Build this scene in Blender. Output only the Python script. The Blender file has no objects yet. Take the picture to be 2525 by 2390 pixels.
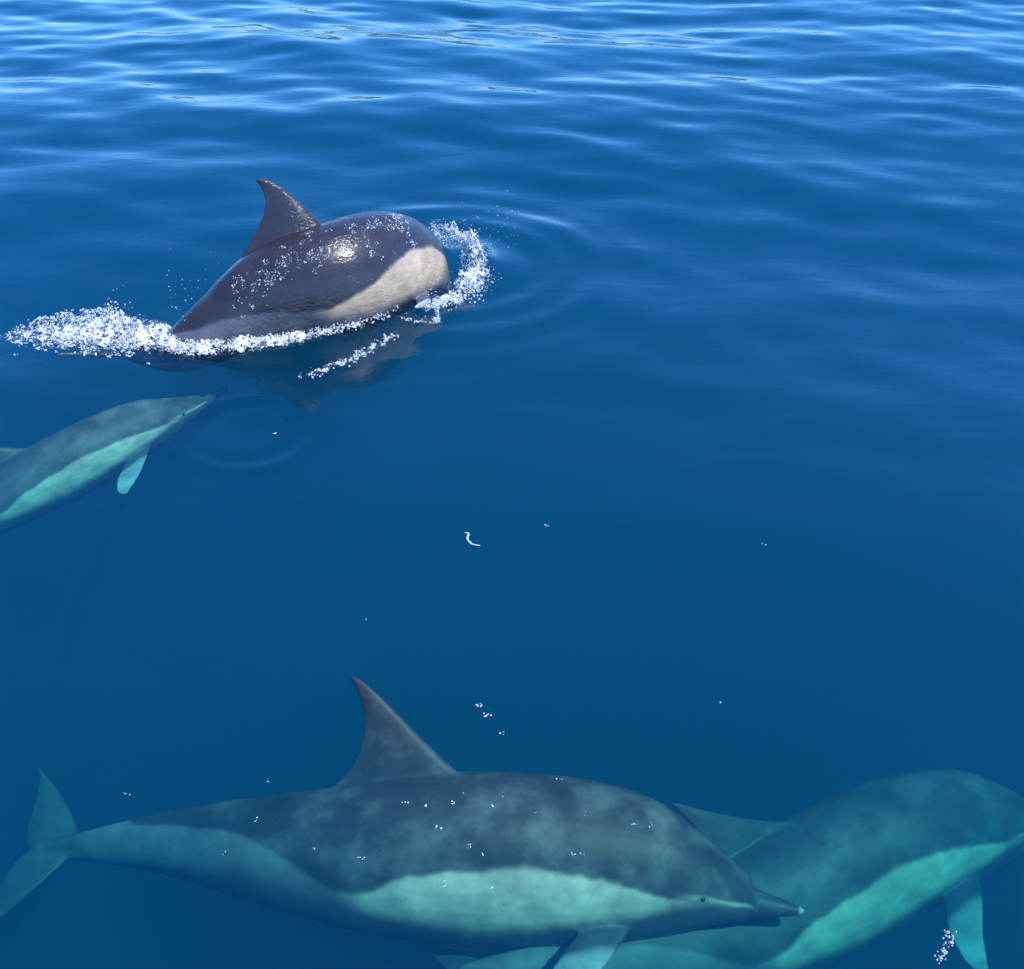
import bpy, bmesh, math, random
import numpy as np
from mathutils import Vector, noise

random.seed(7)
rng = np.random.default_rng(7)
R = math.radians
sc = bpy.context.scene
COL = sc.collection

# ------------------------------------------------------------------ camera
CAM_H, PITCH, FPX = 2.2, R(35.0), 2800.0
PW, PH = 2525.0, 2390.0
cd = bpy.data.cameras.new('camera')
cam = bpy.data.objects.new('camera', cd)
COL.objects.link(cam)
cam.location = (0, 0, CAM_H)
cam.rotation_euler = (R(90) - PITCH, 0, 0)
cd.sensor_fit = 'HORIZONTAL'
cd.sensor_width = 36.0
cd.lens = 36.0 * FPX / PW
cd.clip_start, cd.clip_end = 0.05, 5000
sc.camera = cam

# ------------------------------------------------------------------ sky, sun, exposure
SUN_EL, SUN_AZ = R(60), R(118)       # azimuth clockwise from +Y (the viewing direction)
wd = bpy.data.worlds.new('World')
sc.world = wd
wd.use_nodes = True
nt = wd.node_tree
nt.nodes.clear()
sky = nt.nodes.new('ShaderNodeTexSky')
sky.sky_type = 'NISHITA'
sky.sun_disc = False
sky.sun_elevation = SUN_EL
sky.sun_rotation = SUN_AZ
sky.air_density, sky.dust_density, sky.ozone_density = 1.0, 0.5, 5.0
bg = nt.nodes.new('ShaderNodeBackground')
bg.inputs['Strength'].default_value = 0.15
wo = nt.nodes.new('ShaderNodeOutputWorld')
hs = nt.nodes.new('ShaderNodeHueSaturation')
hs.inputs['Saturation'].default_value = 1.25
nt.links.new(sky.outputs[0], hs.inputs['Color'])
tint = nt.nodes.new('ShaderNodeMix'); tint.data_type = 'RGBA'; tint.blend_type = 'MULTIPLY'
tint.inputs[0].default_value = 1.0
tint.inputs[7].default_value = (0.60, 0.86, 1.20, 1)
nt.links.new(hs.outputs[0], tint.inputs[6])
nt.links.new(tint.outputs[2], bg.inputs[0])
nt.links.new(bg.outputs[0], wo.inputs[0])

sd = bpy.data.lights.new('sun', 'SUN')
sd.energy, sd.angle, sd.color = 2.1, R(0.53), (1.0, 0.95, 0.87)
sun = bpy.data.objects.new('sun', sd)
COL.objects.link(sun)
sdir = Vector((math.sin(SUN_AZ) * math.cos(SUN_EL), math.cos(SUN_AZ) * math.cos(SUN_EL), math.sin(SUN_EL)))
sun.rotation_euler = sdir.to_track_quat('Z', 'Y').to_euler()
sun.location = (3, -4, 8)

sc.view_settings.view_transform = 'Standard'
sc.view_settings.look = 'None'
sc.view_settings.exposure = 1.2
sc.view_settings.gamma = 1.0
cy = sc.cycles
cy.use_denoising = True
cy.volume_bounces = 1
cy.max_bounces = 5
cy.diffuse_bounces = 2
cy.glossy_bounces = 3
cy.use_adaptive_sampling = True
cy.adaptive_threshold = 0.02
cy.transparent_max_bounces = 16
cy.sample_clamp_indirect = 4.0
cy.caustics_reflective = False
cy.caustics_refractive = False

# ------------------------------------------------------------------ pixel -> point
def ray(u, v):
    x, y, z = (u - PW / 2) / FPX, -(v - PH / 2) / FPX, -1.0
    c, s = math.cos(R(90) - PITCH), math.sin(R(90) - PITCH)
    return np.array((x, y * c - z * s, y * s + z * c))

def at(u, v, z=0.0):
    d = ray(u, v)
    t = (z - CAM_H) / d[2]
    return np.array((0, 0, CAM_H)) + t * d

# ------------------------------------------------------------------ helpers
def tag(o, label=None, cat=None, group=None, kind=None):
    if label: o['label'] = label
    if cat: o['category'] = cat
    if group: o['group'] = group
    if kind: o['kind'] = kind
    return o

def obj(name, verts, faces, mat=None, parent=None, smooth=True):
    me = bpy.data.meshes.new(name)
    me.from_pydata(verts.tolist() if isinstance(verts, np.ndarray) else verts, [], faces.tolist() if isinstance(faces, np.ndarray) else faces)
    me.update()
    if smooth:
        me.polygons.foreach_set('use_smooth', np.ones(len(me.polygons), dtype=bool))
    if mat: me.materials.append(mat)
    o = bpy.data.objects.new(name, me)
    COL.objects.link(o)
    if parent: o.parent = parent
    return o

class Nodes:
    def __init__(self, name):
        self.m = bpy.data.materials.new(name)
        self.m.use_nodes = True
        self.t = self.m.node_tree
        self.t.nodes.clear()
        self.out = self.t.nodes.new('ShaderNodeOutputMaterial')
    def n(self, kind, **kw):
        nd = self.t.nodes.new(kind)
        for k, v in kw.items():
            if k.startswith('i_'):
                key = k[2:]
                nd.inputs[int(key) if key.isdigit() else key.replace('_', ' ')].default_value = v
            else:
                setattr(nd, k, v)
        return nd
    def l(self, a, b): self.t.links.new(a, b)

def sstep(a, b, x):
    t = np.clip((x - a) / (b - a), 0, 1)
    return t * t * (3 - 2 * t)

# ------------------------------------------------------------------ sea
NW = 64
w_lam = np.exp(rng.uniform(np.log(0.28), np.log(2.2), NW))
w_k = 2 * np.pi / w_lam
w_ang = rng.normal(R(22), R(30), NW)
w_kx, w_ky = w_k * np.sin(w_ang), w_k * np.cos(w_ang)
w_ph = rng.uniform(0, 2 * np.pi, NW)
w_amp = 0.080 * math.sqrt(2.0 / NW) / w_k
l_lam = rng.uniform(2.5, 9, 8)
l_k = 2 * np.pi / l_lam
l_ang = rng.normal(R(10), R(35), 8)
l_ph = rng.uniform(0, 2 * np.pi, 8)
l_amp = 0.018 / l_k

HEAD = np.array((-.26, 4.92, 0))
RINGC = at(612, 1062)
RIDGE_A, RIDGE_B = at(760, 850), at(1075, 690)

def wave(x, y):
    x = np.asarray(x, float); y = np.asarray(y, float)
    h = np.zeros(np.broadcast(x, y).shape)
    for i in range(NW):
        wx = x + 0.12 * np.sin(0.9 * y + i); wy = y + 0.12 * np.sin(0.8 * x + 2 * i)
        # groups of waves come and go
        env = 0.65 + 0.6 * np.sin(0.55 * x + 0.35 * y + 1.7 * i) * np.sin(0.3 * x - 0.5 * y + 2.9 * i)
        h += w_amp[i] * env * np.sin(w_kx[i] * wx + w_ky[i] * wy + w_ph[i])
    r = np.hypot(x, y)
    h *= (0.36 + 0.74 * sstep(2.6, 6.8, y)) * (1 - sstep(13, 26, r))
    for i in range(8):
        h += l_amp[i] * np.sin(l_k[i] * (np.sin(l_ang[i]) * x + np.cos(l_ang[i]) * y) + l_ph[i]) * (1 - sstep(40, 90, r))
    # swell pushed up by the head, and its rings
    d = np.hypot(x - HEAD[0], y - HEAD[1])
    h += 0.095 * np.exp(-(d / 0.19) ** 2)
    h += 0.0035 * np.sin(d * 30) * np.exp(-((d - 0.5) / 0.35) ** 2)
    # ridge of water piled along the near side of the chest
    a, b = RIDGE_A, RIDGE_B
    t = np.clip(((x - a[0]) * (b[0] - a[0]) + (y - a[1]) * (b[1] - a[1])) / ((b[0] - a[0]) ** 2 + (b[1] - a[1]) ** 2), 0, 1)
    g = np.hypot(x - a[0] - t * (b[0] - a[0]), y - a[1] - t * (b[1] - a[1]))
    h += (.012 + .105 * t ** 1.3) * np.exp(-(g / .10) ** 2) + .006 * t * np.cos(g * 42) * np.exp(-((g - .16) / .12) ** 2)
    # drip ring
    e = np.hypot((x - RINGC[0]) , (y - RINGC[1]))
    h += 0.0055 * np.sin((e - 0.22) * 48) * np.exp(-((e - 0.22) / 0.06) ** 2)
    return h

def axis(lo, hi, step, far, growth=1.22):
    a = list(np.arange(lo, hi + step / 2, step))
    s, p = step, hi
    while p < far:
        s *= growth; p += s; a.append(p)
    s, p = step, lo
    b = []
    while p > -far:
        s *= growth; p -= s; b.append(p)
    return np.array(b[::-1] + a)

def water_material():
    N = Nodes('sea_water')
    tc = N.n('ShaderNodeTexCoord')
    mp = N.n('ShaderNodeMapping')
    mp.inputs['Rotation'].default_value = (0, 0, R(-22))
    mp.inputs['Scale'].default_value = (1.0, 2.2, 1.0)
    N.l(tc.outputs['Object'], mp.inputs[0])
    n1 = N.n('ShaderNodeTexNoise', i_Scale=4.0, i_Detail=3.0, i_Roughness=0.55, i_Distortion=0.4)
    N.l(mp.outputs[0], n1.inputs['Vector'])
    b1 = N.n('ShaderNodeBump', i_Strength=0.22, i_Distance=0.012)
    N.l(n1.outputs[0], b1.inputs['Height'])
    fr = N.n('ShaderNodeFresnel', i_IOR=1.333)
    N.l(b1.outputs[0], fr.inputs['Normal'])
    gl = N.n('ShaderNodeBsdfGlossy', i_Roughness=0.03)
    gl.inputs[0].default_value = (1, 1, 1, 1)
    N.l(b1.outputs[0], gl.inputs['Normal'])
    tr = N.n('ShaderNodeBsdfTransparent')
    tr.inputs[0].default_value = (1, 1, 1, 1)
    mx = N.n('ShaderNodeMixShader')
    N.l(fr.outputs[0], mx.inputs[0]); N.l(tr.outputs[0], mx.inputs[1]); N.l(gl.outputs[0], mx.inputs[2])
    N.l(mx.outputs[0], N.out.inputs['Surface'])
    sca = N.n('ShaderNodeVolumeScatter', i_Density=0.48, i_Anisotropy=0.0)
    sca.inputs['Color'].default_value = (0.004, 0.32, 0.78, 1)
    ab = N.n('ShaderNodeVolumeAbsorption', i_Density=2.3)
    ab.inputs['Color'].default_value = (0.0, 0.775, 0.78, 1)
    ad = N.n('ShaderNodeAddShader')
    N.l(sca.outputs[0], ad.inputs[0]); N.l(ab.outputs[0], ad.inputs[1])
    N.l(ad.outputs[0], N.out.inputs['Volume'])
    return N.m

def build_sea():
    xs = axis(-6.5, 6.5, 0.035, 900)
    ys = axis(0.5, 13.5, 0.035, 900)
    X, Y = np.meshgrid(xs, ys)
    Z = wave(X, Y)
    nx, ny = len(xs), len(ys)
    top = np.stack([X.ravel(), Y.ravel(), Z.ravel()], 1)
    idx = np.arange(nx * ny).reshape(ny, nx)
    f = np.stack([idx[:-1, :-1], idx[:-1, 1:], idx[1:, 1:], idx[1:, :-1]], -1).reshape(-1, 4)
    # sides and bottom close the body of water
    loop = np.concatenate([idx[0, :], idx[1:, -1], idx[-1, -2::-1], idx[-2:0:-1, 0]])
    low = top[loop].copy(); low[:, 2] = -40
    base = nx * ny
    m = len(loop)
    side = [[int(loop[(i + 1) % m]), int(loop[i]), base + i, base + (i + 1) % m] for i in range(m)]
    faces = f.tolist() + side + [[base + i for i in range(m)][::-1]]
    o = obj('sea_water', np.concatenate([top, low]), faces, water_material())
    tag(o, 'deep blue rippled sea reflecting the sky', 'sea', kind='structure')
    return o
build_sea()

def build_hills():
    # low wooded coast beyond the sea, met only as broken dark reflections on the far ripples
    xs = np.linspace(-860, 860, 180)
    rows = []
    for k, dy in enumerate((0, 25, 60, 110)):
        h = np.array([22 + 16 * noise.noise(Vector((x * .004, 1.7, 0))) + 7 * noise.noise(Vector((x * .015, 4.2, k))) for x in xs])
        rows.append(np.stack([xs, np.full_like(xs, 700 + dy), np.clip(h, 6, None) * (-.05, .55, 1, 1.1)[k]], 1))
    n = len(xs)
    f = [[r * n + i, r * n + i + 1, (r + 1) * n + i + 1, (r + 1) * n + i] for r in range(3) for i in range(n - 1)]
    N = Nodes('hillside')
    b = N.n('ShaderNodeBsdfPrincipled', i_Roughness=.9)
    nn = N.n('ShaderNodeTexNoise', i_Scale=.06, i_Detail=8.0)
    tc = N.n('ShaderNodeTexCoord'); N.l(tc.outputs['Object'], nn.inputs['Vector'])
    cr = N.n('ShaderNodeValToRGB')
    cr.color_ramp.elements[0].color = (.030, .035, .016, 1); cr.color_ramp.elements[1].color = (.10, .085, .05, 1)
    N.l(nn.outputs[0], cr.inputs[0]); N.l(cr.outputs[0], b.inputs['Base Color']); N.l(b.outputs[0], N.out.inputs['Surface'])
    o = obj('hills', np.concatenate(rows), f, N.m)
    tag(o, 'low dark wooded coast beyond the sea', 'hills', kind='structure')
build_hills()

# ------------------------------------------------------------------ dolphin, rest shape
L = 2.1
PROF = np.array([  # s, top, bottom, half width (fractions of length)
 (0.000,-.036,-.0395,.002),(0.002,-.0345,-.0420,.0040),(0.008,-.0325,-.0440,.0060),(0.03,-.0280,-.0480,.0100),(0.05,-.0240,-.0515,.0145),
 (0.064,-.0205,-.0540,.0180),(0.0685,-.0100,-.0550,.0215),(0.075,-.0050,-.0570,.0255),(0.086,.0020,-.0600,.0305),(0.10,.0110,-.0630,.0360),
 (0.12,.0250,-.0680,.0430),(0.14,.0385,-.0735,.0495),(0.16,.0520,-.0785,.0560),(0.185,.0635,-.0840,.0620),(0.23,.0765,-.0920,.0705),(0.29,.0855,-.0995,.0775),
 (0.36,.0900,-.1030,.080),(0.43,.0905,-.1020,.078),(0.50,.0870,-.0960,.072),(0.58,.0790,-.0835,.061),
 (0.66,.0670,-.0665,.048),(0.74,.0535,-.0500,.0355),(0.82,.0405,-.0365,.0245),(0.88,.0310,-.0275,.0175),
 (0.93,.0225,-.0200,.0125),(0.97,.0130,-.0120,.010),(0.995,.006,-.006,.008)])
def prof(s):
    return [np.interp(s, PROF[:, 0], PROF[:, i]) for i in (1, 2, 3)]

def loft(rings):
    rings = np.array(rings)
    nr, n = rings.shape[:2]
    v = rings.reshape(-1, 3)
    f = []
    for i in range(nr - 1):
        for j in range(n):
            a, b = i * n + j, i * n + (j + 1) % n
            f.append([a, b, b + n, a + n])
    f.append(list(range(n))[::-1])
    f.append([(nr - 1) * n + j for j in range(n)])
    return v, f

def foil(le, te, thick, n=22):
    """closed aerofoil ring between leading and trailing edge points; returns (chord fraction, thickness offset)"""
    t = np.linspace(0, 1, n // 2 + 1)
    c = 0.5 - 0.5 * np.cos(np.pi * t)
    h = thick * (2.6 * np.sqrt(c) * (1 - c) ** 0.9 * 0.52 + 0.10 * np.sin(np.pi * np.clip(c, 0, 1)) ** 0.5)
    up = [(c[i], h[i]) for i in range(n // 2 + 1)]
    dn = [(c[i], -h[i]) for i in range(n // 2 - 1, 0, -1)]
    return up + dn

def rest_dolphin():
    parts = []
    # body
    ss = np.unique(np.concatenate([np.linspace(0, .12, 40), np.linspace(.12, .995, 90)]))
    k = np.ones(7) / 7
    rings = []
    zt, zb, w = prof(ss)
    th = np.linspace(0, 2 * np.pi, 48, endpoint=False)
    for i, s in enumerate(ss):
        zc = zb[i] + (zt[i] - zb[i]) * 0.46
        c, sn = np.cos(th), np.sin(th)
        # tail stock is squeezed into a keel above and below
        p = 1.0 + 0.35 * float(sstep(.62, .85, s))
        y = w[i] * np.sign(c) * np.abs(c) ** p
        z = np.where(sn > 0, zc + (zt[i] - zc) * sn, zc + (zc - zb[i]) * sn)
        rings.append(np.stack([np.full_like(y, s), y, z], 1))
    parts.append(loft(rings))
    # dorsal fin
    hh = np.array([-.25, 0, .12, .28, .45, .62, .78, .9, .97, 1.0])
    xl = np.interp(hh, [-.25, 0, .12, .28, .45, .62, .78, .9, .97, 1], [.405, .425, .446, .469, .492, .514, .535, .553, .566, .575])
    xt = np.interp(hh, [-.25, 0, .12, .28, .45, .62, .78, .9, .97, 1], [.630, .602, .583, .570, .563, .562, .567, .574, .580, .583])
    rings = []
    for h, a, b in zip(hh, xl, xt):
        z = .078 + .122 * h
        t = .016 * (1 - .72 * max(h, 0))
        rings.append([(a + (b - a) * c, o, z) for c, o in foil(0, 0, t)])
    parts.append(loft(rings))
    # pectoral fins: out, down and back
    for sg in (-1, 1):
        rings = []
        for h in (-.15, 0, .1, .25, .42, .6, .76, .88, .96, 1.0):
            ctr_le = .222 + .02 * h + .085 * max(h, 0) ** 1.25
            ch = np.interp(h, [-.15, 0, .2, .42, .7, .88, .96, 1], [.064, .062, .068, .066, .050, .029, .014, .004])
            y = .056 + .098 * h
            z = -.064 - .072 * h
            t = .0105 * (1 - .6 * max(h, 0))
            rings.append([(ctr_le + ch * c, sg * (y + o * .55), z + o * .83) for c, o in foil(0, 0, t)][:: sg])
        parts.append(loft(rings))
    # flukes
    for sg in (-1, 1):
        rings = []
        for h in (-.12, 0, .12, .28, .45, .62, .78, .9, .97, 1.0):
            le = np.interp(h, [-.12, 0, .12, .28, .45, .62, .78, .9, 1], [.925, .932, .940, .952, .968, .988, 1.010, 1.028, 1.043])
            te = np.interp(h, [-.12, 0, .05, .15, .35, .6, .8, .95, 1], [1.000, 1.004, 1.012, 1.020, 1.024, 1.028, 1.034, 1.042, 1.047])
            t = .0095 * (1 - .6 * max(h, 0))
            rings.append([(le + (te - le) * c, sg * .118 * h, o) for c, o in foil(0, 0, t)][:: -sg])
        parts.append(loft(rings))
    V, F, off = [], [], 0
    for v, f in parts:
        V.append(v); F += [[i + off for i in q] for q in f]; off += len(v)
    V = np.concatenate(V) * L
    o = obj('rest', V, F)
    bm = bmesh.new(); bm.from_mesh(o.data)
    bmesh.ops.recalc_face_normals(bm, faces=bm.faces)
    bm.to_mesh(o.data); bm.free()
    md = o.modifiers.new('remesh', 'REMESH'); md.mode = 'VOXEL'; md.voxel_size = 0.0048
    sm = o.modifiers.new('smooth', 'SMOOTH'); sm.factor = 0.5; sm.iterations = 4
    dg = bpy.context.evaluated_depsgraph_get()
    me = bpy.data.meshes.new_from_object(o.evaluated_get(dg))
    bpy.data.objects.remove(o)
    n = len(me.vertices)
    co = np.empty(n * 3); me.vertices.foreach_get('co', co)
    return me, co.reshape(-1, 3)

REST_ME, REST = rest_dolphin()

def skin_pattern(cape_line, patch_end):
    """pigment of the hourglass pattern from rest coordinates: r cape, g flank patch, b aft patch, alpha dark lower side with belly shade painted in (rest is pale belly)"""
    s = REST[:, 0] / L; y = np.abs(REST[:, 1]) / L; z = REST[:, 2] / L
    zt, zb, w = prof(s)
    t = (z - zb) / np.maximum(zt - zb, 1e-4)
    t = t + 0.03 * NZ1 + .016 * NZ2
    cape_low = np.interp(s, *cape_line)
    cape = sstep(-.03, .03, t - cape_low)
    patch_low = np.interp(s, [0, .10, .18, .30, .42, .52, .60], [.4, .36, .27, .21, .19, .20, .27])
    fore = sstep(-.06, .06, t - patch_low) * (1 - cape) * (1 - sstep(patch_end - .03, patch_end + .03, s - .12 * (t - .3))) * (.35 * sstep(.08, .11, s) + .65 * sstep(.12, .20, s))
    aft_low = np.interp(s, [.5, .6, .7, .85, 1], [.28, .30, .36, .3, -.3])
    aft = sstep(-.12, .12, t - aft_low) * (1 - cape) * sstep(patch_end - .04, patch_end + .03, s - .10 * (t - .3))
    # fins and flukes are dark grey, the pectoral fins paler
    dors = sstep(.0, .012, z - np.maximum(zt, .05)) * (s > .38) * (s < .66)
    cape = np.maximum(cape, dors); fore *= 1 - dors; aft *= 1 - dors
    fl = sstep(.90, .955, s)
    cape = np.where(fl > 0, cape * (1 - fl) + .45 * fl, cape); aft = np.maximum(aft * (1 - fl), .65 * fl)
    pec = sstep(.004, .018, y - w) * (s > .18) * (s < .40) * (z < -.03)
    cape *= 1 - pec; fore *= 1 - pec; aft = np.maximum(aft * (1 - pec), .35 * pec)
    # beak: dark above and below, pale edge along the lips, pale very tip, eye ring
    beak = 1 - sstep(.066, .074, s)
    cape = cape * (1 - beak) + beak * np.where(t > .5, .55, .75)
    lip = np.exp(-((t - .40) / .045) ** 2) * sstep(.055, .075, s) * (1 - sstep(.13, .18, s))
    mouth = np.exp(-((t - .47) / .04) ** 2) * (1 - sstep(.085, .10, s))
    cape = np.maximum(cape * (1 - .85 * lip), .95 * mouth); fore = np.maximum(fore * (1 - mouth), .9 * lip)
    eye = np.exp(-(((s - .128) / .012) ** 2 + ((z + .030) / .007) ** 2))
    cape = np.maximum(cape, .5 * eye)
    tip = .95 * (1 - sstep(.004, .010, s))
    cape *= 1 - tip; fore *= 1 - tip
    side = sstep(.01, .05, t) * (1 - pec) * (1 - tip)  # flank stripe, widened over the pale belly to paint in its shade
    return np.clip(np.stack([cape, fore, aft, side], 1), 0, 1)
NZ1 = np.array([noise.noise(Vector((a * 9, b * 9, c * 9))) for a, b, c in REST])
NZ2 = np.array([noise.noise(Vector((a * 32, b * 32, c * 32))) for a, b, c in REST])
PATTERN = skin_pattern(([0, .05, .10, .16, .24, .36, .44, .50, .55, .58, .62, .67, .72, .78, .84, .90], [.55, .50, .36, .37, .46, .54, .52, .46, .36, .34, .46, .62, .74, .84, .95, 1.2]), .56)
PATTERN_LEAP = skin_pattern(([0, .05, .10, .15, .22, .30, .37, .43, .48, .55, .62, .68, .75, .82, .90], [.55, .55, .58, .66, .68, .62, .52, .40, .29, .32, .44, .58, .72, .9, 1.2]), .50)

def skin_material(name, wet=False, cape=(.055, .052, .055, 1)):
    N = Nodes(name)
    at_ = N.n('ShaderNodeAttribute', attribute_name='pigment')
    rs = N.n('ShaderNodeAttribute', attribute_name='rest')
    sp = N.n('ShaderNodeSeparateColor'); N.l(at_.outputs['Color'], sp.inputs[0])
    def noise_(scale, detail, lo, hi, stretch=(1, 1, 1)):
        mp = N.n('ShaderNodeMapping'); mp.inputs['Scale'].default_value = stretch
        N.l(rs.outputs['Vector'], mp.inputs[0])
        nn = N.n('ShaderNodeTexNoise', i_Scale=scale, i_Detail=detail, i_Roughness=0.6)
        N.l(mp.outputs[0], nn.inputs['Vector'])
        r = N.n('ShaderNodeMapRange'); r.inputs[1].default_value = .3; r.inputs[2].default_value = .7
        r.inputs[3].default_value = lo; r.inputs[4].default_value = hi
        N.l(nn.outputs[0], r.inputs[0])
        return nn, r
    def mix(f, a, b):
        m = N.n('ShaderNodeMix', data_type='RGBA')
        if isinstance(f, float): m.inputs[0].default_value = f
        else: N.l(f, m.inputs[0])
        for i, v in ((6, a), (7, b)):
            if isinstance(v, tuple): m.inputs[i].default_value = v
            else: N.l(v, m.inputs[i])
        return m.outputs[2]
    c = mix(at_.outputs['Alpha'], (.62, .62, .60, 1), (.085, .09, .10, 1))
    c = mix(sp.outputs[2], c, (.11, .11, .12, 1) if wet else (.20, .205, .21, 1))
    c = mix(sp.outputs[1], c, (.50, .365, .225, 1) if wet else (.60, .53, .42, 1))
    c = mix(sp.outputs[0], c, (.036, .029, .032, 1) if wet else cape)
    nb, rb = noise_(11, 6, 0, .75, (.8, 1, 1))  # pale cape blotches painted in for sunlight rippling through the water
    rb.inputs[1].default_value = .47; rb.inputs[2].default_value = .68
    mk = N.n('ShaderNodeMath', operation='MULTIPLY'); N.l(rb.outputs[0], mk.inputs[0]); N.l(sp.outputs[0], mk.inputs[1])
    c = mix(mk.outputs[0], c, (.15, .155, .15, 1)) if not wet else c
    # mottling, scuffs and rake marks in the skin
    _, r1 = noise_(9, 6, .78 if wet else .62, 1.22 if wet else 1.38)
    _, r2 = noise_(38, 4, .86, 1.14, (.5, 1, 1))
    mm = N.n('ShaderNodeMath', operation='MULTIPLY'); N.l(r1.outputs[0], mm.inputs[0]); N.l(r2.outputs[0], mm.inputs[1])
    hv = N.n('ShaderNodeHueSaturation'); N.l(c, hv.inputs['Color']); N.l(mm.outputs[0], hv.inputs['Value'])
    b = N.n('ShaderNodeBsdfPrincipled', i_Roughness=0.22 if wet else 0.5)
    b.inputs['IOR'].default_value = 1.38
    N.l(hv.outputs[0], b.inputs['Base Color'])
    if wet:
        # water beads and runnels on the wet back break the sun's highlight into sparkles
        n3, _ = noise_(115, 3, 0, 1, (.5, 1, 1))
        n4, _ = noise_(9, 2, 0, 1, (.5, 1, 1))
        am = N.n('ShaderNodeMapRange'); am.inputs[1].default_value = .38; am.inputs[2].default_value = .62
        am.inputs[3].default_value = .30; am.inputs[4].default_value = 1.0
        N.l(n4.outputs[0], am.inputs[0])
        bp = N.n('ShaderNodeBump', i_Distance=0.005)
        N.l(am.outputs[0], bp.inputs['Strength'])
        N.l(n3.outputs[0], bp.inputs['Height']); N.l(bp.outputs[0], b.inputs['Normal'])
        b.inputs['Coat Weight'].default_value = 0.3
        b.inputs['Coat Roughness'].default_value = 0.06
        N.l(bp.outputs[0], b.inputs['Coat Normal'])
    N.l(b.outputs[0], N.out.inputs['Surface'])
    return N.m
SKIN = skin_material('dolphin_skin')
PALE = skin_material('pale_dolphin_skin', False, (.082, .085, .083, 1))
WET = skin_material('wet_dolphin_skin', True)
def eye_material():
    N = Nodes('eye')
    b = N.n('ShaderNodeBsdfPrincipled', i_Roughness=0.08)
    nn = N.n('ShaderNodeTexNoise', i_Scale=60.0)
    cr = N.n('ShaderNodeValToRGB')
    cr.color_ramp.elements[0].color = (.006, .005, .005, 1); cr.color_ramp.elements[1].color = (.03, .02, .015, 1)
    N.l(nn.outputs[0], cr.inputs[0]); N.l(cr.outputs[0], b.inputs['Base Color'])
    N.l(b.outputs[0], N.out.inputs['Surface'])
    return N.m
EYE = eye_material()

def spline(keys, n=400):
    """smooth curve through (s, point) keys -> functions of s (Catmull-Rom on uneven knots, via cubic Hermite)"""
    ks = np.array([k[0] for k in keys]); ps = np.array([k[1] for k in keys], float)
    m = np.gradient(ps, ks, axis=0)
    def f(s):
        s = np.atleast_1d(s)
        i = np.clip(np.searchsorted(ks, s) - 1, 0, len(ks) - 2)
        h = (ks[i + 1] - ks[i])[:, None]; t = ((s - ks[i])[:, None]) / h
        out = (2*t**3-3*t**2+1)*ps[i] + (t**3-2*t**2+t)*h*m[i] + (-2*t**3+3*t**2)*ps[i+1] + (t**3-t**2)*h*m[i+1]
        lo = s < ks[0]; hi = s > ks[-1]
        out[lo] = ps[0] + (s[lo] - ks[0])[:, None] * m[0]
        out[hi] = ps[-1] + (s[hi] - ks[-1])[:, None] * m[-1]
        return out
    return f

def dolphin(label, keys, roll, mat, girth=1.0, morph=None, pattern=None):
    """keys: (s, (x, y, z)) points of the spine from the beak tip (s=0) to the tail notch (s=1); roll: [(s, degrees)]"""
    f = spline(keys)
    arc = np.linalg.norm(np.diff(f(np.linspace(0, 1, 300)), axis=0), axis=1).sum()
    sca = arc / L * girth
    def pose(co):
        s = co[:, 0] / L
        P = f(s); T = f(s + .004) - f(s - .004)
        T /= np.linalg.norm(T, axis=1)[:, None]
        U = np.array((0, 0, 1.0)) - T * T[:, 2:3]
        U /= np.linalg.norm(U, axis=1)[:, None]
        B = np.cross(U, T)
        a = np.radians(np.interp(s, [r[0] for r in roll], [r[1] for r in roll]))[:, None]
        U2 = U * np.cos(a) - B * np.sin(a); B2 = np.cross(U2, T)
        return P + sca * (co[:, 1:2] * B2 + co[:, 2:3] * U2)
    W = pose(morph(REST) if morph else REST)
    org = f(np.array([.45]))[0]
    e = bpy.data.objects.new('dolphin', None)
    COL.objects.link(e)
    e.empty_display_size = .2
    e.location = org
    tag(e, label, 'dolphin', 'dolphins of the pod')
    me = REST_ME.copy(); me.name = 'body'
    me.vertices.foreach_set('co', (W - org).ravel())
    a = me.attributes.new('pigment', 'FLOAT_COLOR', 'POINT'); a.data.foreach_set('color', (PATTERN if pattern is None else pattern).ravel())
    a = me.attributes.new('rest', 'FLOAT_VECTOR', 'POINT'); a.data.foreach_set('vector', REST.ravel())
    me.materials.clear(); me.materials.append(mat)
    me.polygons.foreach_set('use_smooth', np.ones(len(me.polygons), dtype=bool))
    me.update()
    o = bpy.data.objects.new('body', me)
    COL.objects.link(o); o.parent = e
    for sg in (-1, 1):
        c = pose(np.array([(.128 * L, sg * .0445 * L, -.030 * L)]))[0] - org
        bm = bmesh.new(); bmesh.ops.create_uvsphere(bm, u_segments=12, v_segments=8, radius=.006)
        v = np.array([p.co[:] for p in bm.verts]) * (1.2, 1, .85) + c
        fs = [[p.index for p in q.verts] for q in bm.faces]; bm.free()
        obj('eye', v, fs, EYE, e)
    print('dolphin length %.2f' % arc)
    return pose

print('arch ground', at(395, 830), at(1110, 650), 'front', at(1970, 2240, -.3), at(60, 2080, -.3))

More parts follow.
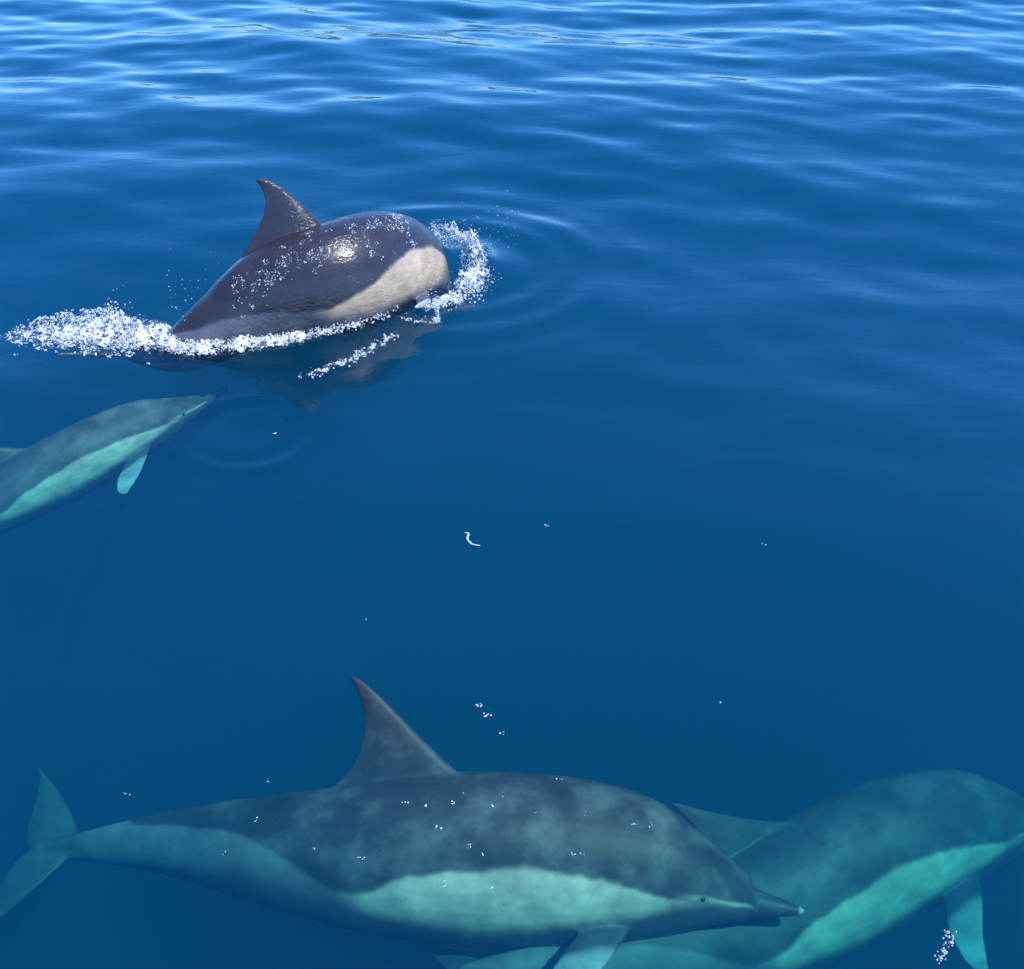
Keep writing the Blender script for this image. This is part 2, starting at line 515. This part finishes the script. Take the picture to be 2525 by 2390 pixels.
# leaping dolphin: arched over the surface, head going in, tail stock still under
LEAP0 = np.array((-.735, 4.47, -.03))
def lp(d, z): return LEAP0 + (np.array((.70, .71, 0)) if d > 0 else np.array((.92, .39, 0))) * d + np.array((0, 0, z))
def tall_fin(co):
    """this animal's dorsal fin is taller and more upright"""
    s = co[:, 0] / L
    h = np.clip(co[:, 2] - prof(s)[0] * L + .006, 0, None) * ((s > .39) & (s < .66))
    out = co.copy()
    out[:, 2] -= h * .15; out[:, 0] -= h * .34
    # pectoral fins held in against the chest
    w = prof(s)[2] * L; yy = np.abs(co[:, 1])
    pec = (s > .18) & (s < .42) & (co[:, 2] < -.03 * L) & (yy > w * .98)
    k = np.where(pec, (yy - w * .98), 0)
    out[:, 1] -= np.sign(co[:, 1]) * k * .85; out[:, 2] += k * .75
    return out
pose_leap = dolphin('wet dark dolphin arching half out of the water with a beige flank patch',
    [(0, lp(.70, -.14)), (.08, lp(.59, -.01)), (.16, lp(.475, .09)), (.30, lp(.25, .175)), (.43, lp(0, .19)), (.58, lp(-.29, .155)), (.70, lp(-.50, .055)), (.80, lp(-.68, -.025)), (.90, lp(-.85, -.07) + (0, .10, 0)), (1, lp(-1.02, -.09) + (0, .22, 0))],
    [(0, 18), (.7, 18), (1, 25)], WET, 1.33, tall_fin, PATTERN_LEAP)

# large dolphin just under the surface, rolled with its flank towards the boat
zf = -.37
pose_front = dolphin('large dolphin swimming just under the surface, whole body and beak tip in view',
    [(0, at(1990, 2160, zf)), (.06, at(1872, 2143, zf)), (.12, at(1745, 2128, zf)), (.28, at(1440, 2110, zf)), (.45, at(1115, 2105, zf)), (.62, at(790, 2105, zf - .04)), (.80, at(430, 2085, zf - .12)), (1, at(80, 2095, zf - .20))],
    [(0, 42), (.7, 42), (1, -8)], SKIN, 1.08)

def low_fin(co):
    s = co[:, 0] / L
    h = np.clip(co[:, 2] - prof(s)[0] * L + .006, 0, None) * ((s > .39) & (s < .66))
    out = co.copy(); out[:, 2] -= h * .22; out[:, 0] += h * .30
    return out
zr = -.64
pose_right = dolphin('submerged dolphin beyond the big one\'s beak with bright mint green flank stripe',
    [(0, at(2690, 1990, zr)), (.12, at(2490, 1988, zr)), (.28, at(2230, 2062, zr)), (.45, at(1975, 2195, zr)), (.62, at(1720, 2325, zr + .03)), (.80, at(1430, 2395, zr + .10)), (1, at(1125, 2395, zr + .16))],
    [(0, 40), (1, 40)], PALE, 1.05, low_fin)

zl = -.23
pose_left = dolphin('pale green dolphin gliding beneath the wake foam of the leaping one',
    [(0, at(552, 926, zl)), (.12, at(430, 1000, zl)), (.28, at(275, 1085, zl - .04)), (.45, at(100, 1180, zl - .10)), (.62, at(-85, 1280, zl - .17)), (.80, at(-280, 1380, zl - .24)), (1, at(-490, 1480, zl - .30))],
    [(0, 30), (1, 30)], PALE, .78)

# ------------------------------------------------------------------ foam and spray
def foam_material(name, rough=.35):
    N = Nodes(name)
    tc = N.n('ShaderNodeTexCoord')
    nn = N.n('ShaderNodeTexNoise', i_Scale=60.0, i_Detail=3.0)
    N.l(tc.outputs['Object'], nn.inputs['Vector'])
    cr = N.n('ShaderNodeValToRGB')
    cr.color_ramp.elements[0].position = .3; cr.color_ramp.elements[0].color = (.62, .68, .72, 1)
    cr.color_ramp.elements[1].position = .6; cr.color_ramp.elements[1].color = (.90, .91, .91, 1)
    N.l(nn.outputs[0], cr.inputs[0])
    b = N.n('ShaderNodeBsdfPrincipled', i_Roughness=rough)
    b.inputs['IOR'].default_value = 1.33
    b.inputs['Subsurface Weight'].default_value = 0.0
    N.l(cr.outputs[0], b.inputs['Base Color'])
    n2 = N.n('ShaderNodeTexNoise', i_Scale=140.0, i_Detail=2.0)
    N.l(tc.outputs['Object'], n2.inputs['Vector'])
    mr = N.n('ShaderNodeMapRange'); mr.inputs[1].default_value = .38; mr.inputs[2].default_value = .62; mr.inputs[3].default_value = .5; mr.inputs[4].default_value = 1.0
    N.l(n2.outputs[0], mr.inputs[0])
    tr = N.n('ShaderNodeBsdfTransparent'); tr.inputs[0].default_value = (.92, .96, .97, 1)
    mx = N.n('ShaderNodeMixShader'); N.l(mr.outputs[0], mx.inputs[0]); N.l(tr.outputs[0], mx.inputs[1]); N.l(b.outputs[0], mx.inputs[2])
    N.l(mx.outputs[0], N.out.inputs['Surface'])
    return N.m
FOAM = foam_material('sea_foam')
def drop_material():
    N = Nodes('water_drop')
    fr = N.n('ShaderNodeFresnel', i_IOR=1.333)
    tr = N.n('ShaderNodeBsdfTransparent'); tr.inputs[0].default_value = (.93, .97, .98, 1)
    gl = N.n('ShaderNodeBsdfGlossy', i_Roughness=.05)
    df = N.n('ShaderNodeBsdfDiffuse'); df.inputs[0].default_value = (.8, .85, .88, 1)
    nn = N.n('ShaderNodeTexNoise', i_Scale=25.0)
    mr = N.n('ShaderNodeMapRange'); mr.inputs[1].default_value = .45; mr.inputs[2].default_value = .6; mr.inputs[3].default_value = .15; mr.inputs[4].default_value = .75
    N.l(nn.outputs[0], mr.inputs[0])
    m1 = N.n('ShaderNodeMixShader'); N.l(mr.outputs[0], m1.inputs[0]); N.l(tr.outputs[0], m1.inputs[1]); N.l(df.outputs[0], m1.inputs[2])
    m2 = N.n('ShaderNodeMixShader'); N.l(fr.outputs[0], m2.inputs[0]); N.l(m1.outputs[0], m2.inputs[1]); N.l(gl.outputs[0], m2.inputs[2])
    N.l(m2.outputs[0], N.out.inputs['Surface'])
    return N.m
DROP = drop_material()

_bm = bmesh.new(); bmesh.ops.create_icosphere(_bm, subdivisions=1, radius=1)
ICO_V = np.array([v.co[:] for v in _bm.verts]); ICO_F = np.array([[v.index for v in f.verts] for f in _bm.faces]); _bm.free()

def blobs(pts, rad, squash=(.75, 1.25)):
    """many small uneven blobs as one vertex and face array"""
    pts = np.asarray(pts); n = len(pts)
    q = rng.normal(size=(n, 4)); q /= np.linalg.norm(q, axis=1)[:, None]
    w, x, y, z = q.T
    M = np.stack([1-2*(y*y+z*z), 2*(x*y-z*w), 2*(x*z+y*w), 2*(x*y+z*w), 1-2*(x*x+z*z), 2*(y*z-x*w), 2*(x*z-y*w), 2*(y*z+x*w), 1-2*(x*x+y*y)], 1).reshape(n, 3, 3)
    sc_ = rng.uniform(*squash, (n, 1, 3)) * np.asarray(rad)[:, None, None]
    V = ICO_V[None] * (1 + .18 * rng.normal(size=(n, len(ICO_V), 1))) * sc_
    V = np.einsum('nij,nkj->nki', M, V) + pts[:, None, :]
    F = ICO_F[None] + (np.arange(n) * len(ICO_V))[:, None, None]
    return V.reshape(-1, 3), F.reshape(-1, 3)

def nz3(p, sc_, seed=0):
    return np.array([noise.noise(Vector((a * sc_ + seed, b * sc_, c * sc_ - seed))) for a, b, c in p])

def inside(poly, p):
    x, y = p[:, 0], p[:, 1]
    c = np.zeros(len(p), bool)
    for (x1, y1), (x2, y2) in zip(poly, np.roll(poly, -1, 0)):
        c ^= ((y1 > y) != (y2 > y)) & (x < (x2 - x1) * (y - y1) / (y2 - y1 + 1e-12) + x1)
    return c

def edge_dist(poly, p):
    d = np.full(len(p), 9.)
    for a, b in zip(poly, np.roll(poly, -1, 0)):
        t = np.clip(((p - a) @ (b - a)) / ((b - a) @ (b - a)), 0, 1)
        d = np.minimum(d, np.linalg.norm(p - (a + t[:, None] * (b - a)), axis=1))
    return d

def stuff(name, v, f, label, cat, mat=FOAM):
    o = obj(name, v, f, mat)
    return tag(o, label, cat, kind='stuff')

def foam_size(n): return .0014 + .0048 * rng.uniform(size=n) ** 2.6

def lace_material():
    N = Nodes('foam_lace')
    tc = N.n('ShaderNodeTexCoord')
    cv = N.n('ShaderNodeAttribute', attribute_name='cover')
    na = N.n('ShaderNodeTexNoise', i_Scale=42.0, i_Detail=6.0, i_Roughness=.68, i_Distortion=.6)
    vo = N.n('ShaderNodeTexVoronoi', feature='DISTANCE_TO_EDGE', i_Scale=58.0)
    wn = N.n('ShaderNodeTexNoise', i_Scale=30.0, i_Detail=3.0)
    va = N.n('ShaderNodeVectorMath', operation='MULTIPLY_ADD'); va.inputs[1].default_value = (.03, .03, .03)
    N.l(tc.outputs['Object'], na.inputs['Vector']); N.l(tc.outputs['Object'], wn.inputs['Vector'])
    N.l(wn.outputs['Color'], va.inputs[0]); N.l(tc.outputs['Object'], va.inputs[2]); N.l(va.outputs[0], vo.inputs['Vector'])
    m1 = N.n('ShaderNodeMath', operation='MULTIPLY_ADD'); m1.inputs[1].default_value = -.55; N.l(vo.outputs['Distance'], m1.inputs[0]); N.l(na.outputs[0], m1.inputs[2])
    th = N.n('ShaderNodeMapRange'); th.inputs[3].default_value = .72; th.inputs[4].default_value = .27; N.l(cv.outputs['Fac'], th.inputs[0])
    df = N.n('ShaderNodeMath', operation='SUBTRACT'); N.l(m1.outputs[0], df.inputs[0]); N.l(th.outputs[0], df.inputs[1])
    al = N.n('ShaderNodeMapRange', interpolation_type='SMOOTHSTEP'); al.inputs[1].default_value = -.05; al.inputs[2].default_value = .10; al.inputs[4].default_value = .97
    N.l(df.outputs[0], al.inputs[0])
    cr = N.n('ShaderNodeMapRange'); cr.inputs[1].default_value = 0; cr.inputs[2].default_value = .2; cr.inputs[3].default_value = .55; cr.inputs[4].default_value = .9
    N.l(df.outputs[0], cr.inputs[0])
    b = N.n('ShaderNodeBsdfPrincipled', i_Roughness=.3); b.inputs['IOR'].default_value = 1.33
    cc = N.n('ShaderNodeCombineColor'); 
    for i in range(3): N.l(cr.outputs[0], cc.inputs[i])
    N.l(cc.outputs[0], b.inputs['Base Color'])
    bp = N.n('ShaderNodeBump', i_Strength=.9, i_Distance=.012); N.l(na.outputs[0], bp.inputs['Height']); N.l(bp.outputs[0], b.inputs['Normal'])
    tr = N.n('ShaderNodeBsdfTransparent')
    mx = N.n('ShaderNodeMixShader'); N.l(al.outputs[0], mx.inputs[0]); N.l(tr.outputs[0], mx.inputs[1]); N.l(b.outputs[0], mx.inputs[2])
    N.l(mx.outputs[0], N.out.inputs['Surface'])
    return N.m
LACE = lace_material()

def foam_strip(path, width, height, cover, nt=150, nw=36, rough=.5, bias=0.0, seed=0):
    """torn sheet of froth along a path on the water: width, height and cover are functions of t"""
    path = np.asarray(path, float); k = np.linspace(0, 1, len(path))
    f = spline(list(zip(k, path)))
    t = np.linspace(0, 1, nt); C = f(t); T = f(t + .01) - f(t - .01); T[:, 2] = 0
    T /= np.linalg.norm(T, axis=1)[:, None]; Nn = np.stack([T[:, 1], -T[:, 0], 0 * T[:, 0]], 1)
    v = np.linspace(-1, 1, nw)
    W_ = np.interp(t, *width); H_ = np.interp(t, *height); K_ = np.interp(t, *cover)
    X = C[:, None, :] + Nn[:, None, :] * (v[None, :, None] * W_[:, None, None] * .5)
    q = X.reshape(-1, 3)
    n1 = nz3(q, 14, seed).reshape(nt, nw); n2 = nz3(q, 45, seed + 7).reshape(nt, nw); n3 = nz3(q, 110, seed + 3).reshape(nt, nw)
    prof_ = np.clip(1 - np.abs(v - bias) ** 2, 0, 1)[None, :]
    h = H_[:, None] * prof_ * np.clip(.55 + rough * (n1 * 1.1 + n2 * .9), 0, 2) + .006 * np.clip(n2 + n3, -.3, 1) * prof_
    X[:, :, 2] = wave(X[:, :, 0], X[:, :, 1]) + C[:, None, 2] * 0 + np.clip(h, -.002, None) + .002
    cov = np.clip(K_[:, None] * np.clip(1 - np.abs(v) ** 2.2, 0, 1)[None, :] * (.85 + .35 * n1), 0, 1)
    idx = np.arange(nt * nw).reshape(nt, nw)
    F = np.stack([idx[:-1, :-1], idx[1:, :-1], idx[1:, 1:], idx[:-1, 1:]], -1).reshape(-1, 4)
    return X.reshape(-1, 3), F, cov.ravel()

def foam_thing(name, strips, bead, label, cat):
    V, F, K, off = [], [], [], 0
    for v, f, c in strips:
        V.append(v); F += (f + off).tolist(); K.append(c); off += len(v)
    nl = len(F)
    if bead is not None:
        v, f = bead
        V.append(v); F += (f + off).tolist(); K.append(np.ones(len(v)))
    o = obj(name, np.concatenate(V), F, LACE)
    o.data.materials.append(FOAM)
    mi = np.zeros(len(F), dtype=np.int32); mi[nl:] = 1
    o.data.polygons.foreach_set('material_index', mi)
    a = o.data.attributes.new('cover', 'FLOAT', 'POINT'); a.data.foreach_set('value', np.concatenate(K))
    return tag(o, label, cat, kind='stuff')

# wake foam trailing behind the tail stock
poly = np.array([at(u, v)[:2] for u, v in ((8, 832), (60, 790), (150, 768), (262, 762), (330, 792), (420, 800), (470, 845), (400, 862), (330, 880), (230, 885), (110, 868), (40, 856))])
lo, hi = poly.min(0), poly.max(0)
p = rng.uniform(lo, hi, (15000, 2)); p = p[inside(poly, p)]
ed = edge_dist(poly, p)
p3 = np.c_[p, np.zeros(len(p))]
n1, n2 = nz3(p3, 16), nz3(p3, 50, 5)
keep = (n1 * .55 + n2 * 1.0 + np.clip(ed / .07, 0, 1) * .34 - .34 + rng.normal(0, .10, len(p))) > 0
p, ed, n1 = p[keep], ed[keep], n1[keep]
hgt = np.clip(ed / .10, 0, 1) * (.004 + .035 * np.clip(n1 + .2, 0, 1)) * rng.uniform(.0, 1, len(p)) ** 1.5
crest = at(285, 800)
hgt += .10 * np.exp(-(np.hypot(p[:, 0] - crest[0], p[:, 1] - crest[1]) / .05) ** 2) * rng.uniform(0, 1, len(p)) ** 1.5
hgt += .045 * np.exp(-(np.hypot(p[:, 0] - crest[0] + .02, p[:, 1] - crest[1]) / .13) ** 2) * rng.uniform(0, 1, len(p))
P = np.c_[p, wave(p[:, 0], p[:, 1]) + hgt]
axis_ = [at(u, v) for u, v in ((2, 834), (70, 830), (160, 826), (250, 822), (340, 830), (430, 838), (500, 850))]
strip1 = foam_strip(axis_, ([0, .12, .35, .6, .8, 1], [.08, .24, .40, .40, .28, .14]), ([0, .3, .55, .75, 1], [.004, .015, .035, .025, .015]), ([0, .15, .5, .8, 1], [.55, .72, .95, .95, .8]), 220, 90, .8, 0, 1)
strip2 = foam_strip([at(u, v) for u, v in ((215, 812), (250, 803), (287, 798), (320, 806), (350, 815))], ([0, .5, 1], [.05, .09, .05]), ([0, .3, .5, .7, 1], [.0, .05, .10, .05, 0]), ([0, .5, 1], [.6, 1, .6]), 60, 30, 1.1, .2, 4)
foam_thing('wake_foam', (strip1, strip2), blobs(P, foam_size(len(P)) * .7), 'churned white foam trailing behind the leaping dolphin\'s tail', 'foam')

# foam along the near waterline of the leaping body
W = pose_leap(REST)
s_all = REST[:, 0] / L
wl = (np.abs(W[:, 2] - wave(W[:, 0], W[:, 1])) < .010) & (s_all > .12) & (s_all < .93)
near = W[wl]; sn = s_all[wl]
line = []
for a in np.arange(.13, .92, .01):
    m = np.abs(sn - a) < .012
    if m.sum() < 2: continue
    c = near[m]
    line.append((a, *c[np.argmin(c[:, 1])][:2]))
line = np.array(line)
print('waterline', line[::6].round(3))
P, rad = [], []
for k in range(5000):
    a = rng.uniform(.16, line[-1, 0])
    wdt = np.interp(a, [.14, .22, .32, .42, .50, .60, .70, .93], [.012, .012, .016, .03, .075, .115, .12, .09])
    den = np.interp(a, [.14, .30, .40, .50, .60, .93], [.22, .25, .40, .8, 1, 1])
    if rng.uniform() > den: continue
    x, y = np.interp(a, line[:, 0], line[:, 1]), np.interp(a, line[:, 0], line[:, 2])
    o = rng.beta(1.3, 2.2) * wdt - .01
    x += o * .25 + rng.normal(0, .006); y -= o + rng.normal(0, .004)
    q = Vector((x * 18, y * 30, 3)); q2 = Vector((x * 60, y * 60, 8))
    if noise.noise(q) * .6 + noise.noise(q2) * .6 + .30 - .5 * max(o, 0) / wdt + rng.normal(0, .12) < 0: continue
    P.append((x, y, 0)); rad.append(foam_size(1)[0])
P = np.array(P)
P[:, 2] = wave(P[:, 0], P[:, 1]) + rng.uniform(0, 1, len(P)) ** 2 * .028
sel = line[line[:, 0] > .15][::-1]
off_ = np.interp(sel[:, 0], [.14, .30, .42, .55, .70, .93], [.004, .008, .016, .035, .045, .04])
axis_ = np.stack([sel[:, 1] + off_ * .25, sel[:, 2] - off_, 0 * off_], 1)
kk = np.linspace(0, 1, len(sel))
axis_ = np.stack([np.interp(np.linspace(0, 1, 14), kk, np.convolve(np.pad(axis_[:, i], 3, mode='edge'), np.ones(7) / 7, 'valid')) for i in range(3)], 1)
aa = np.interp(np.linspace(0, 1, 14), kk, sel[:, 0])
strip = foam_strip(axis_, (np.linspace(0, 1, 14), np.interp(aa, [.14, .30, .42, .55, .70, .93], [.03, .035, .06, .13, .16, .15])), (np.linspace(0, 1, 14), np.interp(aa, [.14, .4, .55, .93], [.006, .010, .022, .028])), (np.linspace(0, 1, 14), np.interp(aa, [.14, .28, .40, .50, .60, .93], [.55, .55, .66, .85, .95, .95])), 260, 40, .8, -.2, 2)
foam_thing('waterline_foam', (strip,), blobs(P, np.array(rad) * .7), 'white foam band washing along the leaping dolphin\'s lower flank', 'foam')

# bow wave thrown up round the head
path = np.array([at(u, v, z) for u, v, z in ((1068, 548, .10), (1105, 560, .11), (1150, 580, .10), (1163, 625, .07), (1183, 672, .05), (1160, 712, .035), (1108, 738, .025), (1050, 758, .012))])
tt = np.linspace(0, 1, len(path))
P, rad = [], []
for k in range(4200):
    t = rng.uniform()
    c = np.array([np.interp(t, tt, path[:, i]) for i in range(3)])
    sp_ = np.interp(t, [0, .15, .35, .6, .8, 1], [.016, .034, .032, .040, .030, .010])
    q = c + rng.normal(0, 1, 3) * (sp_, sp_, sp_ * .7)
    if noise.noise(Vector(q * 20)) * 1.1 + noise.noise(Vector(q * 60)) * .9 + rng.normal(0, .10) - .06 < 0: continue
    q[2] = max(q[2] * rng.uniform(.35, 1), 0.002)
    P.append(q); rad.append(foam_size(1)[0])
pth_ = np.array([at(u, v) for u, v in ((1072, 600), (1112, 598), (1150, 618), (1172, 655), (1180, 692), (1150, 722), (1105, 744), (1050, 762))])
strip = foam_strip(pth_, ([0, .15, .4, .65, .85, 1], [.07, .12, .11, .15, .11, .05]), ([0, .15, .35, .6, .8, 1], [.05, .085, .075, .05, .03, .01]), ([0, .2, .5, .8, 1], [.75, .9, .85, .9, .7]), 200, 44, .7, .1, 6)
foam_thing('bow_splash', (strip,), blobs(P, np.array(rad) * .75), 'ring of white spray thrown up round the leaping dolphin\'s head', 'splash')

# drops on the wet back, white specks added to paint the sun's glints
tco = tall_fin(REST)
sv = REST[:, 0] / L
zt_, zb_, _w = prof(sv)
tv = (REST[:, 2] / L - zb_) / np.maximum(zt_ - zb_, 1e-4)
Wl = pose_leap(tco)
side_sign = np.sign((Wl[REST[:, 1] > .1][:, 1].mean() - Wl[REST[:, 1] < -.1][:, 1].mean()))
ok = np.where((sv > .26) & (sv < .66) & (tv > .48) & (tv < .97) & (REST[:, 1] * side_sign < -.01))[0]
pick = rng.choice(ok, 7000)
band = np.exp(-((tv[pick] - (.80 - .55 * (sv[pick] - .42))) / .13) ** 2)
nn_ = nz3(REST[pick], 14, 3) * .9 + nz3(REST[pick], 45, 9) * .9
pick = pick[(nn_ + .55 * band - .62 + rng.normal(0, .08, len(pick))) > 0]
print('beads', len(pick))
stuff('glint_beads', *blobs(Wl[pick], (.0007 + .0024 * rng.uniform(size=len(pick)) ** 3)), 'white sparkling water beads running off the leaping dolphin\'s back', 'water drops')

# froth added as the flank patch's reflection and glints, beside the leaping dolphin
P, rad = [], []
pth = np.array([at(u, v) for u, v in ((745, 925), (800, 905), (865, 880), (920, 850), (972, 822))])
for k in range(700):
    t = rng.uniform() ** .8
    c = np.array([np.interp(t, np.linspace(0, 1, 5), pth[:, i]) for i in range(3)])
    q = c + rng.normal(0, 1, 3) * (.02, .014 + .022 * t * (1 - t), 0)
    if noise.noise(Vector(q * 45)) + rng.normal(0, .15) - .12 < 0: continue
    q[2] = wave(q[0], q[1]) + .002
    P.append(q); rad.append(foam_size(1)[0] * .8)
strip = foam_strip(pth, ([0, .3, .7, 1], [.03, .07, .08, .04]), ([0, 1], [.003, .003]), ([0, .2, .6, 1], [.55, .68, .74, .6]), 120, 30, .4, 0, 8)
foam_thing('glint_streak', (strip,), blobs(P, rad), 'thin broken white streak drawn for the flank reflection and sun glints beside the leaping dolphin', 'foam')

# flying drops
P, rad = [], []
for u, v, z, su, sv, n in ((1230, 560, .15, 50, 35, 42), (1170, 560, .17, 30, 25, 30), (440, 735, .10, 18, 40, 26), (300, 745, .13, 25, 18, 16), (520, 680, .12, 60, 30, 16), (830, 590, .40, 1, 1, 0)):
    for k in range(n):
        P.append(at(u + rng.normal(0, su), v + rng.normal(0, sv), max(.01, z + rng.normal(0, .03)))); rad.append(rng.uniform(.0012, .0034))
stuff('spray_drops', *blobs(P, rad, (.9, 1.15)), 'scattered fine water drops flying round the leaping dolphin', 'spray', DROP)

# bubbles streaming off a pectoral fin
P, rad = [], []
for k in range(60):
    t = rng.uniform()
    q = at(2345 - 30 * t + rng.normal(0, 9), 2300 + 75 * t + rng.normal(0, 10), -.05 + rng.normal(0, .01))
    P.append(q); rad.append(rng.uniform(.001, .0032))
stuff('fin_bubbles', *blobs(P, rad, (.9, 1.15)), 'small cluster of white bubbles over the pectoral fin of the mint striped dolphin', 'bubbles')

# ------------------------------------------------------------------ small things afloat
def fleck(u, v, n, size, label, group, spread=.012):
    c = at(u, v); c[2] = float(wave(c[0], c[1]))
    P = rng.normal(0, 1, (n, 3)) * (spread, spread * .6, .0006)
    V, F = blobs(P, rng.uniform(.4, 1, n) * size, (.6, 1.3))
    V[:, 2] *= .6
    o = obj('foam_fleck', V, F, FOAM)
    o.location = c + np.array((0, 0, .001))
    return tag(o, label, 'foam fleck', group)
FIN_G, OPEN_G, WAKE_G = 'foam flecks beside the tall fin', 'foam flecks on open water', 'foam flecks off the wake'
FLECKS = (
    (1178, 1745, 8, .0032, 'white foam fleck afloat just ahead of the large dolphin\'s dorsal fin', FIN_G),
    (1197, 1768, 7, .0030, 'white foam fleck afloat just ahead of the large dolphin\'s dorsal fin', FIN_G),
    (1237, 1812, 4, .0026, 'white foam fleck afloat just ahead of the large dolphin\'s dorsal fin', FIN_G),
    (1352, 1292, 5, .0024, 'faint pair of foam dots beside the curled white wisp', None),
    (1880, 1348, 3, .0022, 'lone tiny foam fleck on open calm water far from any dolphin', OPEN_G),
    (1772, 1736, 3, .0024, 'lone tiny foam fleck on open calm water far from any dolphin', OPEN_G),
    (899, 1528, 3, .0022, 'lone tiny foam fleck on open calm water far from any dolphin', OPEN_G),
    (36, 881, 4, .004, 'foam fleck drifting just off the edge of the wake foam', WAKE_G),
    (366, 896, 5, .004, 'foam fleck drifting just off the edge of the wake foam', WAKE_G),
    (675, 1062, 3, .0042, 'white fleck inside the faint ring ripple below the leaping dolphin', None),
    (312, 1972, 3, .0022, 'tiny white fleck above the tail stock of the large submerged dolphin', None))
for u, v, n, sz, lab, grp in FLECKS:
    fleck(u, v, n, sz, lab, grp, .006)
for u, v in ((1140, 1966), (1121, 1984), (1211, 1994), (1051, 1990), (1235, 1975), (1440, 2003), (1560, 2032), (1600, 2040), (1422, 2112), (1160, 2095), (1189, 2107), (1438, 2110), (1318, 2005), (1380, 1925), (637, 2035), (672, 2038), (553, 2108), (780, 2105), (889, 2132), (1103, 2190), (1215, 2198), (1100, 2175), (660, 1938), (1003, 1990), (1080, 2050)):
    fleck(u + rng.normal(0, 3), v + rng.normal(0, 3), int(rng.integers(2, 5)), rng.uniform(.0016, .0028), 'tiny white bubble fleck on the surface above the large submerged dolphin', 'bubble flecks over the large dolphin', .0045)

# curled white wisp
pts = [at(u, v) for u, v in ((1146, 1308), (1152, 1307), (1156, 1311), (1153, 1317), (1152, 1323), (1157, 1330), (1164, 1336), (1172, 1338), (1184, 1340))]
pts = np.array(pts); ts = np.linspace(0, 1, 33)
pc = np.stack([np.interp(ts, np.linspace(0, 1, len(pts)), pts[:, i]) for i in range(3)], 1)
pc[1:-1] = (pc[:-2] + pc[1:-1] * 2 + pc[2:]) / 4
pc[:, 2] = wave(pc[:, 0], pc[:, 1]) + .001
org = pc.mean(0)
rings = []
for i, c in enumerate(pc):
    t = pc[min(i + 1, 32)] - pc[max(i - 1, 0)]; t /= np.linalg.norm(t)
    b = np.cross(t, (0, 0, 1.)); r = .0026 * (math.sin(math.pi * (i + 1) / 34) ** .6) + .0006
    rings.append([c - org + r * (math.cos(a) * b + math.sin(a) * np.array((0, 0, .6))) for a in np.linspace(0, 2 * np.pi, 8, endpoint=False)])
v, f = loft(rings)
o = obj('feather_wisp', v, f, FOAM); o.location = org
tag(o, 'small curled white wisp like a down feather afloat on calm water', 'feather')
